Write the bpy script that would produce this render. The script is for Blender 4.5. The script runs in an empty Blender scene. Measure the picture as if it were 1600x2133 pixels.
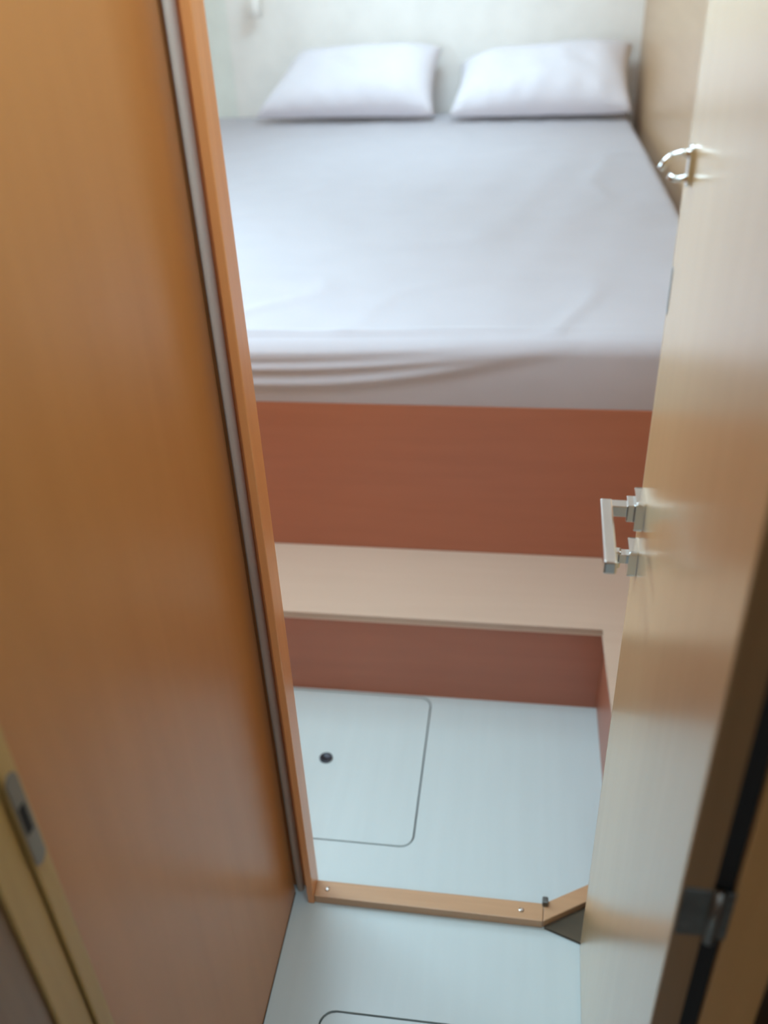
import bpy, bmesh, math, random
from mathutils import Vector, Matrix, noise

S = bpy.context.scene
C = S.collection
random.seed(4)

# ------------------------------------------------------------------ camera
cam_data = bpy.data.cameras.new('camera')
cam_data.sensor_fit = 'VERTICAL'
cam_data.sensor_height = 36.0
cam_data.lens = 1849.0 / 2133.0 * 36.0
cam_data.clip_start = 0.02
cam_data.dof.use_dof = True
cam_data.dof.focus_distance = 1.15
cam_data.dof.aperture_fstop = 2.6
cam = bpy.data.objects.new('camera', cam_data)
C.objects.link(cam)
cx = Vector((0.9896, 0.1379, -0.0408)).normalized()
cz = Vector((0.1380, -0.8307, 0.5393))
cz = (cz - cx * cz.dot(cx)).normalized()
cy = cz.cross(cx)
cam.matrix_world = Matrix(((cx.x, cy.x, cz.x, 0.0), (cx.y, cy.y, cz.y, 0.0), (cx.z, cy.z, cz.z, 1.4), (0, 0, 0, 1)))
S.camera = cam

# ------------------------------------------------------------------ sky and daylight
W = bpy.data.worlds.new('sky')
S.world = W
W.use_nodes = True
bg = W.node_tree.nodes['Background']
bg.inputs['Color'].default_value = (0.58, 0.83, 1.0, 1)
bg.inputs['Strength'].default_value = 16.0

def portal(name, x0, x1, y0, y1, z):
    l = bpy.data.lights.new(name, 'AREA')
    l.shape = 'RECTANGLE'
    l.size, l.size_y = x1 - x0, y1 - y0
    l.cycles.is_portal = True
    o = bpy.data.objects.new(name, l)
    o.location = ((x0 + x1) / 2, (y0 + y1) / 2, z)
    C.objects.link(o)

CEIL = 1.90
ADDED_HATCH_BED = (-0.92, -0.32, 1.10, 1.62)      # unseen roof opening, added to light the floor and bed front
ADDED_HATCH_HEAD = (-0.72, -0.10, 3.40, 3.84)      # unseen roof opening, added to brighten head wall and pillows
ADDED_HATCH_PASSAGE = (-0.24, 0.12, 0.46, 0.78)   # small unseen roof opening, added to light the passage sides
ADDED_HATCH_AFT = (-0.26, 0.16, -1.20, -0.80)     # roof opening added behind the camera to light the passage
ADDED_PORT = (1.62, 2.42, 0.92, 1.42)             # unseen hull port, added to light the bed from the left: y0, y1, z0, z1
for nm, h in (('added_hatch_portal', ADDED_HATCH_BED), ('added_hatch_portal', ADDED_HATCH_HEAD), ('added_passage_portal', ADDED_HATCH_PASSAGE), ('added_aft_portal', ADDED_HATCH_AFT)):
    portal(nm, h[0], h[1], h[2], h[3], CEIL + 0.03)
pl = bpy.data.lights.new('added_port_portal', 'AREA')
pl.shape = 'RECTANGLE'
pl.size, pl.size_y = ADDED_PORT[1] - ADDED_PORT[0], ADDED_PORT[3] - ADDED_PORT[2]
pl.cycles.is_portal = True
po = bpy.data.objects.new('added_port_portal', pl)
po.matrix_world = Matrix(((0, 0, -1, -1.642), (-1, 0, 0, (ADDED_PORT[0] + ADDED_PORT[1]) / 2), (0, 1, 0, (ADDED_PORT[2] + ADDED_PORT[3]) / 2), (0, 0, 0, 1)))
C.objects.link(po)

S.view_settings.view_transform = 'Standard'
S.view_settings.look = 'None'
S.view_settings.gamma = 1.0
S.view_settings.use_curve_mapping = False
S.view_settings.exposure = 0.27
S.cycles.use_denoising = True
S.cycles.max_bounces = 12
S.cycles.diffuse_bounces = 7
S.cycles.glossy_bounces = 6
S.cycles.sample_clamp_indirect = 8.0

# ------------------------------------------------------------------ materials
def base_mat(name):
    m = bpy.data.materials.new(name)
    m.use_nodes = True
    nt = m.node_tree
    return m, nt, nt.nodes['Principled BSDF']

def wood(name, ca, cb, scale=(18, 18, 1.2), rough=0.35, coat=0.5, coat_rough=0.18, bump=0.02, rot=(0, 0, 0), ior=1.5):
    m, nt, p = base_mat(name)
    tc = nt.nodes.new('ShaderNodeTexCoord')
    mp = nt.nodes.new('ShaderNodeMapping')
    mp.inputs['Scale'].default_value = scale
    mp.inputs['Rotation'].default_value = rot
    n1 = nt.nodes.new('ShaderNodeTexNoise')
    n1.inputs['Scale'].default_value = 3.0
    n1.inputs['Detail'].default_value = 6.0
    n1.inputs['Distortion'].default_value = 0.35
    rp = nt.nodes.new('ShaderNodeValToRGB')
    rp.color_ramp.elements[0].position = 0.30
    rp.color_ramp.elements[0].color = (*ca, 1)
    rp.color_ramp.elements[1].position = 0.72
    rp.color_ramp.elements[1].color = (*cb, 1)
    bp = nt.nodes.new('ShaderNodeBump')
    bp.inputs['Strength'].default_value = bump
    bp.inputs['Distance'].default_value = 0.002
    L = nt.links.new
    L(tc.outputs['Object'], mp.inputs['Vector'])
    L(mp.outputs['Vector'], n1.inputs['Vector'])
    L(n1.outputs['Fac'], rp.inputs['Fac'])
    L(rp.outputs['Color'], p.inputs['Base Color'])
    L(n1.outputs['Fac'], bp.inputs['Height'])
    L(bp.outputs['Normal'], p.inputs['Normal'])
    p.inputs['Roughness'].default_value = rough
    p.inputs['IOR'].default_value = ior
    p.inputs['Coat Weight'].default_value = coat
    p.inputs['Coat Roughness'].default_value = coat_rough
    return m

def plain(name, col, rough=0.5, metal=0.0, var=0.04, vscale=8.0, sheen=0.0, bump=0.0, bscale=60.0, coat=0.0):
    m, nt, p = base_mat(name)
    tc = nt.nodes.new('ShaderNodeTexCoord')
    n1 = nt.nodes.new('ShaderNodeTexNoise')
    n1.inputs['Scale'].default_value = vscale
    n1.inputs['Detail'].default_value = 4.0
    rp = nt.nodes.new('ShaderNodeValToRGB')
    rp.color_ramp.elements[0].position = 0.3
    rp.color_ramp.elements[0].color = (*[max(0, c * (1 - var)) for c in col], 1)
    rp.color_ramp.elements[1].position = 0.7
    rp.color_ramp.elements[1].color = (*[min(1, c * (1 + var)) for c in col], 1)
    L = nt.links.new
    L(tc.outputs['Object'], n1.inputs['Vector'])
    L(n1.outputs['Fac'], rp.inputs['Fac'])
    L(rp.outputs['Color'], p.inputs['Base Color'])
    p.inputs['Roughness'].default_value = rough
    p.inputs['Metallic'].default_value = metal
    p.inputs['Coat Weight'].default_value = coat
    p.inputs['Sheen Weight'].default_value = sheen
    if bump:
        n2 = nt.nodes.new('ShaderNodeTexNoise')
        n2.inputs['Scale'].default_value = bscale
        b = nt.nodes.new('ShaderNodeBump')
        b.inputs['Strength'].default_value = bump
        b.inputs['Distance'].default_value = 0.003
        L(tc.outputs['Object'], n2.inputs['Vector'])
        L(n2.outputs['Fac'], b.inputs['Height'])
        L(b.outputs['Normal'], p.inputs['Normal'])
    return m

M = {
    'wall_wood': wood('orange_varnished_veneer', (0.50, 0.205, 0.052), (0.54, 0.228, 0.062), (9, 9, 0.9), 0.42, 0.3, 0.25),
    'jamb_wood': wood('jamb_oak', (0.76, 0.32, 0.11), (0.82, 0.36, 0.13), (30, 30, 1.5), 0.38, 0.4, 0.2),
    'door_wood': wood('door_oak_veneer', (0.62, 0.395, 0.175), (0.66, 0.425, 0.195), (14, 14, 0.9), 0.35, 1.0, 0.22),
    'lip_wood': wood('lipping_oak', (0.58, 0.42, 0.26), (0.64, 0.47, 0.30), (30, 30, 1.5), 0.40, 0.3, 0.25),
    'frame_wood': wood('frame_oak', (0.47, 0.285, 0.085), (0.53, 0.33, 0.105), (30, 30, 1.5), 0.45, 0.1, 0.25),
    'shaded_wood': wood('shaded_corner_brown', (0.065, 0.045, 0.022), (0.095, 0.066, 0.034), (8, 8, 8), 0.6, 0.0),  # brown darkened for the shade beneath the door
    'post_wood': wood('hinge_post_oak', (0.52, 0.265, 0.085), (0.58, 0.30, 0.10), (30, 30, 1.5), 0.5, 0.1, 0.3),
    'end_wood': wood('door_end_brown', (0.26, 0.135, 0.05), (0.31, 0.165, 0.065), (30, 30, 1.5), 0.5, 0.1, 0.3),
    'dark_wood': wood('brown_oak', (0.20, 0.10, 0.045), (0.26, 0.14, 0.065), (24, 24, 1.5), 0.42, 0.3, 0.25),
    'cherry': wood('berth_cherry', (0.40, 0.135, 0.070), (0.44, 0.152, 0.080), (1.0, 12, 12), 0.42, 0.3, 0.3),
    'tread': wood('pale_oak_tread', (0.54, 0.39, 0.29), (0.57, 0.415, 0.31), (1.0, 14, 14), 0.34, 0.4, 0.22),
    'panel': wood('cabin_side_oak', (0.50, 0.31, 0.165), (0.55, 0.35, 0.195), (9, 0.9, 9), 0.4, 0.4, 0.25),
    'sill': wood('sill_oak', (0.50, 0.275, 0.135), (0.56, 0.315, 0.16), (1.4, 28, 28), 0.4, 0.4, 0.2),
    'floor': wood('pale_floor_laminate', (0.55, 0.61, 0.60), (0.57, 0.63, 0.62), (14, 1.0, 14), 0.32, 0.5, 0.22, 0.01),
    'under': plain('bilge_dark', (0.03, 0.027, 0.024), 0.8),
    'white': plain('white_gelcoat', (0.90, 0.85, 0.79), 0.45),
    'green_white': plain('pale_liner', (0.84, 0.85, 0.78), 0.5),
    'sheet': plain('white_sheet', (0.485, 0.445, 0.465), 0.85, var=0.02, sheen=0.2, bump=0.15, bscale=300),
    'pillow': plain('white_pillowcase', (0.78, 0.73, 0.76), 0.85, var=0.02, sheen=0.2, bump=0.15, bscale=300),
    'chrome': plain('polished_chrome', (0.75, 0.74, 0.72), 0.16, 1.0),
    'satin': plain('satin_steel', (0.26, 0.245, 0.22), 0.42, 0.9, var=0.12),
    'dull': plain('dull_zinc', (0.16, 0.155, 0.14), 0.5, 0.8, var=0.25, vscale=60),
    'rubber': plain('grey_rubber_seal', (0.72, 0.63, 0.53), 0.7, bump=0.2, bscale=200),
    'dark': plain('black_gap', (0.012, 0.010, 0.009), 0.8),
    'knob': plain('dark_pull', (0.05, 0.05, 0.06), 0.35, 0.6),
}

M['door_wood'].node_tree.nodes['Principled BSDF'].inputs['Coat IOR'].default_value = 1.54

# ------------------------------------------------------------------ mesh helpers
def bm_box(x0, x1, y0, y1, z0, z1, bev=0.0, seg=2):
    bm = bmesh.new()
    bmesh.ops.create_cube(bm, size=1.0)
    bmesh.ops.scale(bm, vec=(x1 - x0, y1 - y0, z1 - z0), verts=bm.verts)
    bmesh.ops.translate(bm, vec=((x0 + x1) / 2, (y0 + y1) / 2, (z0 + z1) / 2), verts=bm.verts)
    if bev:
        bmesh.ops.bevel(bm, geom=bm.edges[:], offset=bev, segments=seg, profile=0.6, affect='EDGES')
    return bm

def bm_prism(loop, z0, z1, bev=0.0, seg=2):
    """loop: list of (x, y) counter-clockwise; a vertical prism."""
    bm = bmesh.new()
    lo = [bm.verts.new((x, y, z0)) for x, y in loop]
    hi = [bm.verts.new((x, y, z1)) for x, y in loop]
    n = len(loop)
    bm.faces.new(hi)
    bm.faces.new(lo[::-1])
    for i in range(n):
        j = (i + 1) % n
        bm.faces.new((lo[i], lo[j], hi[j], hi[i]))
    if bev:
        bmesh.ops.bevel(bm, geom=bm.edges[:], offset=bev, segments=seg, profile=0.6, affect='EDGES')
    bmesh.ops.recalc_face_normals(bm, faces=bm.faces[:])
    return bm

def rrect(x0, x1, y0, y1, r, n=5):
    pts = []
    for cx_, cy_, a0 in ((x1 - r, y0 + r, -90), (x1 - r, y1 - r, 0), (x0 + r, y1 - r, 90), (x0 + r, y0 + r, 180)):
        for k in range(n + 1):
            a = math.radians(a0 + 90 * k / n)
            pts.append((cx_ + r * math.cos(a), cy_ + r * math.sin(a)))
    return pts

def bm_slab(outer, holes, z0, z1):
    """flat slab with holes cut through it."""
    bm = bmesh.new()
    edges = []
    for lp in [outer] + holes:
        vs = [bm.verts.new((x, y, z1)) for x, y in lp]
        edges += [bm.edges.new((vs[i], vs[(i + 1) % len(vs)])) for i in range(len(vs))]
    bmesh.ops.triangle_fill(bm, use_beauty=True, use_dissolve=False, edges=edges)
    ret = bmesh.ops.extrude_face_region(bm, geom=bm.faces[:])
    vs = [g for g in ret['geom'] if isinstance(g, bmesh.types.BMVert)]
    for v in vs:
        v.co.z = z0
    bmesh.ops.recalc_face_normals(bm, faces=bm.faces[:])
    return bm

def bm_tube(pts, r, seg=12, square=False):
    """tube through points, capped."""
    bm = bmesh.new()
    rings = []
    P = [Vector(p) for p in pts]
    rs = r if isinstance(r, (list, tuple)) else [r] * len(P)
    t0 = (P[1] - P[0]).normalized()
    up = Vector((0, 0, 1)) if abs(t0.z) < 0.9 else Vector((1, 0, 0))
    for i, p in enumerate(P):
        a = P[max(i - 1, 0)]
        b = P[min(i + 1, len(P) - 1)]
        t = (b - a).normalized()
        u = up.cross(t)
        if u.length < 1e-4:
            u = Vector((1, 0, 0)).cross(t)
        u.normalize()
        w = t.cross(u)
        up = w
        rings.append([bm.verts.new(p + (u * math.cos(2 * math.pi * k / seg) + w * math.sin(2 * math.pi * k / seg)) * rs[i]) for k in range(seg)])
    for a, b in zip(rings, rings[1:]):
        for k in range(seg):
            bm.faces.new((a[k], a[(k + 1) % seg], b[(k + 1) % seg], b[k]))
    bm.faces.new(rings[0][::-1])
    bm.faces.new(rings[-1])
    bmesh.ops.recalc_face_normals(bm, faces=bm.faces[:])
    return bm

def bm_lathe(profile, seg=20):
    """profile (r, z) revolved about the z axis."""
    bm = bmesh.new()
    rings = []
    for r, z in profile:
        if r < 1e-6:
            rings.append([bm.verts.new((0, 0, z))])
        else:
            rings.append([bm.verts.new((r * math.cos(2 * math.pi * k / seg), r * math.sin(2 * math.pi * k / seg), z)) for k in range(seg)])
    for a, b in zip(rings, rings[1:]):
        for k in range(seg):
            j = (k + 1) % seg
            if len(a) == 1 and len(b) > 1:
                bm.faces.new((a[0], b[k], b[j]))
            elif len(b) == 1 and len(a) > 1:
                bm.faces.new((a[k], a[j], b[0]))
            elif len(a) > 1:
                bm.faces.new((a[k], a[j], b[j], b[k]))
    bmesh.ops.recalc_face_normals(bm, faces=bm.faces[:])
    return bm

def join(*bms):
    out = bms[0]
    for b in bms[1:]:
        me = bpy.data.meshes.new('tmp')
        b.to_mesh(me)
        out.from_mesh(me)
        b.free()
        bpy.data.meshes.remove(me)
    return out

def obj(name, bm, mat, parent=None, smooth=False, mtx=None, origin=None):
    """link a bmesh given in world coordinates as one object (child coordinates are made relative to its ancestors)."""
    if mtx is not None:
        bm.transform(mtx)
    off = Vector((0, 0, 0))
    q = parent
    while q is not None:
        off += q.location
        q = q.parent
    if parent is None and origin is not None:
        off = Vector(origin)
    bmesh.ops.translate(bm, vec=-off, verts=bm.verts)
    me = bpy.data.meshes.new(name)
    bm.to_mesh(me)
    bm.free()
    for p in me.polygons:
        p.use_smooth = smooth
    me.materials.append(M[mat])
    o = bpy.data.objects.new(name, me)
    C.objects.link(o)
    if parent is not None:
        o.parent = parent
    elif origin is not None:
        o.location = origin
    return o

def empty(name, loc=(0, 0, 0)):
    o = bpy.data.objects.new(name, None)
    o.location = loc
    o.empty_display_size = 0.1
    C.objects.link(o)
    return o

def tag(o, label=None, cat=None, group=None, kind=None):
    if label: o['label'] = label
    if cat: o['category'] = cat
    if group: o['group'] = group
    if kind: o['kind'] = kind
    return o

def struct(name, bm, mat, label, cat, smooth=False):
    return tag(obj(name, bm, mat, smooth=smooth), label, cat, kind='structure')

def rect(x0, x1, y0, y1):
    return [(x0, y0), (x1, y0), (x1, y1), (x0, y1)]

# ------------------------------------------------------------------ the shell
RIGHT = 0.496      # cabin side panel
LEFT = -1.62       # hull side, beyond the left wall
HEAD = 4.50        # head wall
AFT = -1.60        # bulkhead behind the camera

CAB_HATCH = (-0.546, -0.1505, 1.031, 1.412)
COR_HATCH = (-0.2546, 0.096, 0.30, 0.719)
G = 0.0032
holes = [rrect(h[0] - G, h[1] + G, h[2] - G, h[3] + G, 0.022 + G) for h in (CAB_HATCH, COR_HATCH)]
fl = struct('floor', bm_slab(rect(-1.64, 0.52, AFT - 0.02, 1.70), holes, -0.016, 0.0), 'floor',
            'pale glossy laminate floor of the passage and the cabin', 'floor')
obj('subfloor', bm_box(-1.64, 0.52, AFT - 0.02, 1.70, -0.06, -0.022), 'under', fl)

struct('ceiling', bm_slab(rect(-1.66, 0.56, AFT - 0.04, 4.70), [rect(*h) for h in (ADDED_HATCH_BED, ADDED_HATCH_HEAD, ADDED_HATCH_PASSAGE, ADDED_HATCH_AFT)], CEIL, CEIL + 0.03),
       'white', 'white ceiling with roof openings added for light', 'ceiling')

# passage side, with the recess of the next doorway near the camera
struct('wall_left', bm_box(-0.378, -0.343, 0.386, 0.916, 0.0, CEIL), 'wall_wood',
       'tall orange varnished wood wall panel on the left of the passage', 'wall')
obj('base_joint', bm_box(-0.3432, -0.3420, 0.387, 0.915, 0.0, 0.0015), 'dark', bpy.data.objects['wall_left'])
struct('wall_left_aft', bm_box(-0.363, -0.343, AFT, -0.26, 0.0, CEIL), 'wall_wood', 'wood passage wall behind the camera on the left', 'wall')
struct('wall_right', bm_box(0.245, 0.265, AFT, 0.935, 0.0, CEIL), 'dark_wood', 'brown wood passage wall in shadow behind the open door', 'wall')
struct('wall_aft', bm_box(-0.363, 0.265, AFT - 0.02, AFT, 0.0, CEIL), 'wall_wood', 'wood bulkhead at the aft end of the passage', 'wall')
# bulkhead between passage and cabin
struct('wall_front_left', bm_box(-1.62, -0.3785, 0.912, 0.940, 0.0, CEIL), 'wall_wood', 'cabin bulkhead to the left of the doorway', 'wall')
struct('wall_front_right', bm_box(0.172, 0.492, 0.937, 0.965, 0.0, CEIL), 'wall_wood', 'cabin bulkhead to the right of the doorway', 'wall')
# cabin
struct('wall_cabin_right', bm_box(RIGHT, RIGHT + 0.02, 0.937, HEAD + 0.02, 0.0, CEIL), 'panel',
       'tan wood side panel along the right edge of the bed', 'wall')
YZX = Matrix(((0, 0, 1, 0), (1, 0, 0, 0), (0, 1, 0, 0), (0, 0, 0, 1)))   # local x, y, z -> world y, z, x
hull = bm_slab(rect(0.912, 4.66, 0.0, CEIL), [rrect(ADDED_PORT[0], ADDED_PORT[1], ADDED_PORT[2], ADDED_PORT[3], 0.06)[::1]], LEFT - 0.02, LEFT)
hull.transform(YZX)
struct('wall_cabin_left', hull, 'white', 'pale hull side with an oblong port added to light the bed', 'wall')
pf = bm_slab(rrect(ADDED_PORT[0] - 0.035, ADDED_PORT[1] + 0.035, ADDED_PORT[2] - 0.035, ADDED_PORT[3] + 0.035, 0.09), [rrect(ADDED_PORT[0], ADDED_PORT[1], ADDED_PORT[2], ADDED_PORT[3], 0.06)], LEFT + 0.0005, LEFT + 0.012)
pf.transform(YZX)
struct('added_port_frame', pf, 'white', 'white frame of the added hull port beside the bed', 'window')
struct('wall_head', bm_box(-1.364, RIGHT + 0.02, HEAD, HEAD + 0.02, 0.0, CEIL), 'white',
       'bright white wall behind the two pillows', 'wall')
struct('wall_head_side', bm_prism([(-1.364, 4.503), (-1.364, 4.523), (-1.64, 4.58), (-1.64, 4.56)][::-1], 0.0, CEIL), 'green_white',
       'pale greenish wall section left of the white head wall', 'wall')

# ------------------------------------------------------------------ doorway trim on the left
t1 = tag(obj('trim_1', join(bm_box(-0.3160, -0.305, 0.898, 0.9315, 0.0, CEIL, 0.0015),
                            bm_box(-0.3784, -0.3060, 0.9312, 0.9400, 0.0, CEIL)), 'jamb_wood'),
         'reddish wood door jamb at the left of the cabin doorway', 'door jamb', kind='structure')
obj('seal', bm_tube([(-0.3352, 0.9245, 0.0), (-0.3352, 0.9245, CEIL)], 0.0066, 16), 'rubber', t1, smooth=True)
t1.children[0]['label'] = 'grey rubber door seal along the jamb'

# sill across the doorway
def zsill(loop, z1):
    return bm_prism(loop, 0.0, z1, 0.002)
sill = tag(obj('trim_2', zsill([(-0.305, 0.9005), (0.0853, 0.8965), (0.0870, 0.9300), (-0.305, 0.932)], 0.019), 'sill'),
           'low tan wood sill across the foot of the doorway', 'door sill', kind='structure')
obj('return_piece', zsill([(0.0858, 0.8965), (0.1700, 0.9480), (0.1700, 0.9790), (0.0875, 0.9300)], 0.019), 'sill', sill)
obj('shaded_corner', bm_prism([(0.0885, 0.8950), (0.1700, 0.8660), (0.1700, 0.9460)], 0.0, 0.006), 'shaded_wood', sill)  # triangle with the door's shade put into its dark colour
sill.children[1]['label'] = 'triangular floor piece at the right end of the sill, darkened for the shade under the door'
obj('bumper', bm_box(0.0845, 0.0945, 0.924, 0.936, 0.018, 0.030, 0.002), 'dull', sill)
for sx, sy in ((-0.284, 0.9155), (0.0500, 0.9130)):
    obj('screw', bm_lathe([(0.0, 0.0), (0.0042, 0.0), (0.0042, 0.0012), (0.0026, 0.0022), (0.0, 0.0024)], 12), 'chrome', sill,
        mtx=Matrix.Translation((sx, sy, 0.0188)))

# ------------------------------------------------------------------ next doorway, near the camera on the left
t3 = tag(empty('trim_3', (-0.343, 0.37, 0.0)), 'tan wood door frame close to the camera at lower left', 'door frame', kind='structure')
obj('outer_moulding', bm_box(-0.3425, -0.3385, 0.3725, 0.3905, 0.0, CEIL, 0.0012), 'frame_wood', t3)
obj('inner_moulding', bm_box(-0.3466, -0.3425, 0.338, 0.3715, 0.0, CEIL, 0.0012), 'frame_wood', t3)
sp = rrect(0.3725, 0.3868, -0.048, 0.048, 0.007)
bm = bm_prism([(a, b) for a, b in sp], 0, 0.0016, 0.0004, 1)
RX = Matrix(((0, 0, 1, 0), (1, 0, 0, 0), (0, 1, 0, 0), (0, 0, 0, 1)))       # local x->world y, y->z, z->x
stp = obj('strike_plate', bm, 'satin', t3, mtx=Matrix.Translation((-0.3387, 0, 0.874)) @ RX)
stp['label'] = 'grey metal strike plate'
obj('latch_hole', bm_box(-0.3376, -0.3364, 0.3750, 0.3830, 0.862, 0.890, 0.0004, 1), 'dark', stp)
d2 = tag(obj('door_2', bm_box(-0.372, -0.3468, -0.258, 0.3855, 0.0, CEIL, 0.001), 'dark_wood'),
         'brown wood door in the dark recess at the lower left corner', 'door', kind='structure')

# ------------------------------------------------------------------ open door on the right
P0 = Vector((0.1462, 0.886, 0.0))                 # foot of the free edge
dd = Vector((-0.030, -1.0, 0.0)).normalized()     # free edge -> hinge edge
nn = Vector((dd.y, -dd.x, 0.0))                   # out of the visible face (towards the passage)
DM = Matrix(((dd.x, nn.x, 0, P0.x), (dd.y, nn.y, 0, P0.y), (0, 0, 1, 0), (0, 0, 0, 1)))
DL, DT = 0.479, 0.022
door = tag(empty('door_1', (0.132, 0.407, 0.0)), 'tall glossy tan wood door standing open on the right of the passage', 'door', kind='structure')
def dbox(s0, s1, n0, n1, z0, z1, bev=0.0, seg=2):
    return bm_box(s0, s1, n0, n1, z0, z1, bev, seg)
obj('door_leaf', dbox(0.022, DL, -DT, 0.0, 0.004, CEIL - 0.004, 0.0012), 'door_wood', door, mtx=DM)
# rounded lipping on the free edge
prof = []
for k in range(9):
    a = math.pi / 2 * k / 8
    prof.append((0.022 - 0.022 * math.sin(a), -0.014 * (1 - math.cos(a))))
prof += [(0.0, -DT), (0.022, -DT)]
prof[0] = (0.022, 0.0)
lip = obj('edge_strip', bm_prism(prof, 0.004, CEIL - 0.004), 'lip_wood', door, mtx=DM)
lip['label'] = 'pale wood lipping on the free edge of the door'
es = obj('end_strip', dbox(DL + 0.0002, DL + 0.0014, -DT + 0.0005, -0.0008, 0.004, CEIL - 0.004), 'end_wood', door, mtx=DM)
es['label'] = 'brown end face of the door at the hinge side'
# latch plate on the edge
bm = bm_prism(rrect(0.004, 0.016, -0.024, 0.024, 0.005), 0, 0.0014, 0.0004, 1)
LP = Matrix(((1, 0, 0, 0), (0, 0, 1, 0), (0, 1, 0, 0), (0, 0, 0, 1)))
lat = obj('latch_plate', bm, 'satin', door, mtx=DM @ Matrix.Translation((0.016, -0.0012, 1.108)) @ LP)

def rosette(s, z, r=0.0180):
    return bm_prism(rrect(s - r, s + r, z - r, z + r, 0.003), 0.0, 0.010, 0.0015)
ROT_N = Matrix(((1, 0, 0, 0), (0, 0, 1, 0), (0, 1, 0, 0), (0, 0, 0, 1)))
# lever handle
SH, ZH = 0.050, 0.874
hd = obj('door_handle', rosette(SH, ZH), 'chrome', door, mtx=DM @ ROT_N)
hd['label'] = 'chrome lever handle on a square plate'
neck = bm_box(SH - 0.0068, SH + 0.0068, 0.009, 0.0345, ZH - 0.0068, ZH + 0.0068, 0.0012)
lever = bm_box(SH - 0.0075, SH + 0.112, 0.033, 0.046, ZH - 0.0075, ZH + 0.0075, 0.002)
collar = bm_box(SH - 0.0105, SH + 0.0105, 0.0095, 0.018, ZH - 0.0105, ZH + 0.0105, 0.0012)
obj('neck', join(neck, collar), 'chrome', hd, mtx=DM)
obj('lever', lever, 'chrome', hd, mtx=DM)
# lock turn below
S2, Z2 = 0.046, 0.808
lk = obj('lock', rosette(S2, Z2, 0.0165), 'chrome', door, mtx=DM @ ROT_N)
lk['label'] = 'chrome square lock plate with a thumb turn'
obj('thumb_turn', join(bm_box(S2 - 0.006, S2 + 0.006, 0.009, 0.020, Z2 - 0.006, Z2 + 0.006, 0.001),
                       bm_box(S2 - 0.005, S2 + 0.005, 0.017, 0.025, Z2 - 0.014, Z2 + 0.009, 0.002)), 'chrome', lk, mtx=DM)
# coat hook near the top of the frame
SK = 0.060
hk = obj('coat_hook', bm_prism(rrect(SK - 0.006, SK + 0.006, 1.212, 1.247, 0.005), 0, 0.004, 0.001), 'chrome', door, mtx=DM @ ROT_N)
hk['label'] = 'small chrome double coat hook'
def arc_pts(z0, out, rise):
    return [(SK, 0.003, z0), (SK, out * 0.45, z0 - 0.002), (SK, out * 0.8, z0 + rise * 0.05), (SK, out, z0 + rise * 0.4), (SK, out * 0.97, z0 + rise)]
obj('prong', bm_tube([(SK, 0.003, 1.2385), (SK, 0.010, 1.240), (SK, 0.017, 1.238), (SK, 0.023, 1.233), (SK, 0.0265, 1.226)], [0.0036, 0.003, 0.0028, 0.0026, 0.0032], 10), 'chrome', hk, smooth=True, mtx=DM)
obj('prong', bm_tube([(SK, 0.003, 1.220), (SK, 0.008, 1.2185), (SK, 0.014, 1.2185), (SK, 0.019, 1.221)], [0.0036, 0.003, 0.0028, 0.0032], 10), 'chrome', hk, smooth=True, mtx=DM)
# hinge on the end of the leaf
hg = obj('hinge', bm_box(0.1335, 0.1540, 0.4040, 0.4062, 0.779, 0.833, 0.0006, 1), 'dull', door)
hg['label'] = 'dull grey metal hinge'
obj('hinge_knuckle', bm_tube([(0.1575, 0.4030, 0.777), (0.1575, 0.4030, 0.835)], 0.0046, 14), 'satin', hg, smooth=True)

# jamb that carries the hinge
t4 = tag(obj('trim_4', bm_box(0.1680, 0.2085, 0.404, 0.448, 0.0, CEIL, 0.0015), 'post_wood'),
         'brown wood hinge post at the right edge beside the open door', 'door jamb', kind='structure')
gs = obj('gap_shade', bm_box(0.1545, 0.1679, 0.4085, 0.446, 0.0, CEIL), 'dark', t4)  # black strip paints the shade of the open hinge gap
gs['label'] = 'black strip standing for the shade in the hinge gap'
obj('hinge_leaf', bm_box(0.1600, 0.1690, 0.4030, 0.4048, 0.779, 0.833, 0.0005, 1), 'dull', t4)

# ------------------------------------------------------------------ floor hatches
def floor_hatch(h, label, with_pull):
    cxh, cyh = (h[0] + h[1]) / 2, (h[2] + h[3]) / 2
    o = obj('floor_hatch', bm_prism(rrect(h[0], h[1], h[2], h[3], 0.022), -0.018, -0.0004, 0.0008, 1), 'floor', origin=(cxh, cyh, 0))
    tag(o, label, 'hatch')
    if with_pull:
        p = obj('finger_pull', bm_lathe([(0.0, -0.001), (0.0135, -0.001), (0.0135, 0.0022), (0.0118, 0.0034), (0.0088, 0.0034), (0.0072, 0.0012), (0.0, 0.0008)], 24),
                'knob', o, smooth=True, mtx=Matrix.Translation((-0.348, 1.2225, 0)))
        p['label'] = 'dark round finger pull'
    return o
floor_hatch(CAB_HATCH, 'pale floor hatch with a dark round finger pull in the cabin floor', True)
floor_hatch(COR_HATCH, 'pale floor hatch in the passage floor before the sill, at bottom edge', False)

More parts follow.
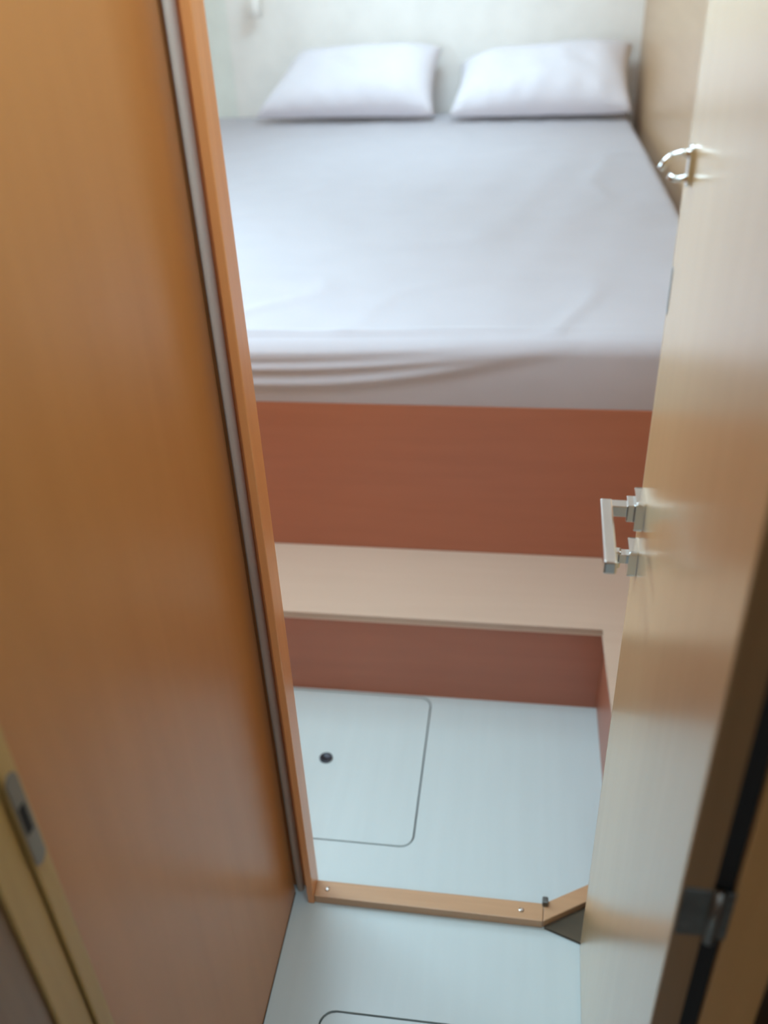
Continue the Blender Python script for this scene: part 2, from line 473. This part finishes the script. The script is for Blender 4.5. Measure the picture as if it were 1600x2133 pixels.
# ------------------------------------------------------------------ step in front of the berth, L-shaped
ZS, YR, YB, XA = 0.2202, 1.4177, 1.6667, 0.2050
st = tag(empty('step', (-0.3, 1.54, 0.0)), 'low pale-topped wooden step in front of the bed, turning along the right side', 'step')
loop = [(-1.60, YR), (XA - 0.004, YR), (XA - 0.004, 0.968), (RIGHT - 0.002, 0.968), (RIGHT - 0.002, YB - 0.001), (-1.60, YB - 0.001)]
obj('tread', bm_prism(loop, ZS - 0.016, ZS, 0.0025), 'tread', st)
obj('riser', bm_box(-1.60, XA + 0.015, YR + 0.001, YR + 0.017, 0.0, ZS - 0.0162), 'cherry', st)
obj('side_riser', bm_box(XA, XA + 0.015, 0.969, YR + 0.0005, 0.0, ZS - 0.0162), 'cherry', st)

# ------------------------------------------------------------------ berth
ZB, ZM = 0.585, 0.7275
bed = tag(empty('bed_base', (-0.75, 3.0, 0.0)), 'built-in wooden bed base with a dark reddish-brown front panel', 'bed base')
obj('front_panel', bm_box(-1.61, RIGHT - 0.002, YB, YB + 0.02, 0.0, ZB, 0.001), 'cherry', bed)
obj('bed_board', bm_box(-1.605, RIGHT - 0.004, YB + 0.021, HEAD - 0.004, ZB - 0.02, ZB - 0.001), 'cherry', bed)

# mattress with a loose sheet: profile swept along x
def sheet_bm():
    bm = bmesh.new()
    xs = [-1.57 + (0.448 + 1.57) * i / 150 for i in range(151)]
    prof = []
    R = 0.030
    yf, yb = YB + 0.003, HEAD - 0.03
    z0 = ZB + 0.0005
    nf = 26
    for k in range(nf + 1):
        prof.append((yf, z0 + (ZM - R - z0) * k / nf, 'f'))
    for k in range(1, 9):
        a = math.pi / 2 * k / 8
        prof.append((yf + R - R * math.cos(a), ZM - R + R * math.sin(a), 'r'))
    y = yf + R
    stp_ = 0.008
    while y < yb - 0.06:
        y += stp_
        stp_ = min(stp_ * 1.07, 0.035)
        prof.append((min(y, yb - 0.06), ZM, 't'))
    for k in range(0, 7):
        a = math.pi / 2 * k / 6
        prof.append((yb - 0.04 + 0.04 * math.sin(a), ZM - 0.04 + 0.04 * math.cos(a), 'b'))
    prof.append((yb, z0, 'b'))
    grid = []
    for i, x in enumerate(xs):
        col = []
        fx = min(1.0, max(0.0, (0.12 - x) / 0.75))          # folds deepen towards the left
        drop = 0.024 * fx ** 1.2
        for (y, z, kind) in prof:
            yy, zz = y, z
            if kind in 'fr':
                h = (z - z0) / (ZM - z0)
                zz = z0 + h * (ZM - drop * (0.5 if kind == 'r' else 1.0) - z0)
                for (top, low, amp, wd) in ((0.725, 0.676, 0.007, 0.013), (0.724, 0.636, 0.007, 0.016), (0.735, 0.704, 0.005, 0.010)):
                    c = top - (top - low) * (math.sin(min(1.0, max(0.0, (0.22 - x) / 0.70)) * math.pi / 2) ** 1.5)
                    e = math.exp(-((z - c) / wd) ** 2)
                    yy -= amp * e * min(1.0, fx * 3.0)
                yy -= 0.004 * math.sin(h * math.pi)
            if kind == 't':
                # a couple of creases running along the front edge of the top
                e = math.exp(-((y - (1.735 + 0.02 * math.sin(3 * x))) / 0.011) ** 2) * math.exp(-((x + 0.18) / 0.26) ** 2)
                zz += 0.006 * e
                n = noise.noise(Vector((x * 2.2, y * 1.6, 0.3)))
                n2 = noise.noise(Vector((x * 7 + y * 3, y * 4 - x * 2, 2.3)))
                zz += 0.006 * n + 0.0018 * n2
                # sheet pulled to wrinkles on the right half
                zz += 0.0016 * math.sin(34 * (x - 0.25 * y)) * math.exp(-((x - 0.05) / 0.3) ** 2) * math.exp(-((y - 3.1) / 0.9) ** 2)
                n3 = noise.noise(Vector((x * 3.2 - y * 1.2, y * 2.6 + x * 0.8, 7.7)))
                zz += 0.007 * max(0.0, 1 - abs(n3) * 7) * (0.4 + 0.6 * n)
                if x < -1.54 or x > 0.435:
                    zz -= 0.012
            xx = x
            col.append(bm.verts.new((xx, yy, zz)))
        grid.append(col)
    for a, b in zip(grid, grid[1:]):
        for k in range(len(prof) - 1):
            bm.faces.new((a[k], b[k], b[k + 1], a[k + 1]))
    bm.faces.new(grid[0][::-1])
    bm.faces.new(grid[-1])
    bmesh.ops.recalc_face_normals(bm, faces=bm.faces[:])
    return bm
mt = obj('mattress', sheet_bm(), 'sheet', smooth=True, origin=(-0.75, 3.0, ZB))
tag(mt, 'wide mattress under a loose white fitted sheet on the wooden bed base', 'mattress')

# pillows leaning on the head wall
def pillow_bm(corners, thick, seed, back=0.35):
    """corners: BL, BR, TR, TL as world points; puffed both ways, front towards the camera."""
    BL, BR, TR, TL = [Vector(c) for c in corners]
    nrm = (BR - BL).cross(TL - BL).normalized()      # towards -y, up
    if nrm.y > 0:
        nrm = -nrm
    N1, N2 = 56, 36
    bm = bmesh.new()
    def surf(sgn):
        rows = []
        for j in range(N2 + 1):
            v = j / N2
            row = []
            for i in range(N1 + 1):
                u = i / N1
                a, b = 2 * u - 1, 2 * v - 1
                # edges pulled in between the corners
                pu = u + 0.030 * (-a) * (1 - b * b)
                pv = v + 0.050 * (-b) * (1 - a * a) * (1.0 if b > 0 else 0.35)
                p = (BL * (1 - pu) + BR * pu) * (1 - pv) + (TL * (1 - pu) + TR * pu) * pv
                t = max(0.0, (1 - abs(a) ** 4.0)) ** 0.45 * max(0.0, (1 - abs(b) ** 3.0)) ** 0.48
                h = thick * t
                w = noise.noise(Vector((u * 3 + seed, v * 2, seed)))
                w2 = noise.noise(Vector((u * 9 + seed + v * 3, v * 5, seed * 2)))
                h *= 1 + 0.18 * w + 0.05 * w2
                # gathers near the lower seam
                h += 0.006 * math.sin(u * 40 + 3 * w) * math.exp(-((v - 0.10) / 0.10) ** 2) * t
                row.append(p + nrm * (h if sgn > 0 else -h * back))
            rows.append(row)
        return rows
    F, B = surf(1), surf(-1)
    vf = [[bm.verts.new(p) for p in r] for r in F]
    vb = [[None] * (N1 + 1) for _ in range(N2 + 1)]
    for j in range(N2 + 1):
        for i in range(N1 + 1):
            vb[j][i] = vf[j][i] if (i in (0, N1) or j in (0, N2)) else bm.verts.new(B[j][i])
    for j in range(N2):
        for i in range(N1):
            bm.faces.new((vf[j][i], vf[j][i + 1], vf[j + 1][i + 1], vf[j + 1][i]))
            bm.faces.new((vb[j][i], vb[j + 1][i], vb[j + 1][i + 1], vb[j][i + 1]))
    bmesh.ops.recalc_face_normals(bm, faces=bm.faces[:])
    return bm
zp = ZM + 0.030
p1 = obj('pillow', pillow_bm([(-1.20, 4.20, zp), (-0.385, 4.17, zp), (-0.372, 4.43, 0.995), (-1.02, 4.45, 0.985)], 0.125, 1.3), 'pillow', smooth=True, origin=(-0.78, 4.3, ZM))
tag(p1, 'white pillow leaning on the head wall, the left one of the pair', 'pillow', 'bed pillows')
p2 = obj('pillow', pillow_bm([(-0.325, 4.15, zp), (0.452, 4.14, zp), (0.456, 4.44, 0.985), (-0.290, 4.44, 0.925)], 0.125, 5.1), 'pillow', smooth=True, origin=(0.06, 4.3, ZM))
tag(p2, 'white pillow beside the brown side panel, the right one of the pair', 'pillow', 'bed pillows')

# small white reading lamp on the head wall, cut by the top of the picture
lp = tag(empty('wall_lamp', (-1.215, HEAD, 1.22)), 'small white reading lamp high on the head wall above the left pillow', 'lamp')
obj('wall_plate', bm_box(-1.245, -1.185, HEAD - 0.014, HEAD, 1.20, 1.30, 0.006), 'white', lp)
obj('lamp_shade', bm_lathe([(0.0, 0.085), (0.020, 0.085), (0.024, 0.06), (0.030, 0.0), (0.027, 0.0), (0.021, 0.055), (0.0, 0.06)], 20), 'white', lp, smooth=True,
    mtx=Matrix.Translation((-1.215, HEAD - 0.060, 1.142)))
obj('lamp_arm', bm_tube([(-1.215, HEAD - 0.012, 1.25), (-1.215, HEAD - 0.045, 1.255), (-1.215, HEAD - 0.060, 1.225)], 0.007, 10), 'white', lp, smooth=True)

# frames round the added roof openings
for k, h in enumerate((ADDED_HATCH_BED, ADDED_HATCH_HEAD, ADDED_HATCH_PASSAGE, ADDED_HATCH_AFT)):
    e = 0.03
    fr = bm_slab(rect(h[0] - e, h[1] + e, h[2] - e, h[3] + e), [rect(*h)], CEIL - 0.012, CEIL - 0.0005)
    tag(obj('trim_%d' % (5 + k), fr, 'white'), 'white frame round an added roof opening', 'hatch frame', kind='structure')
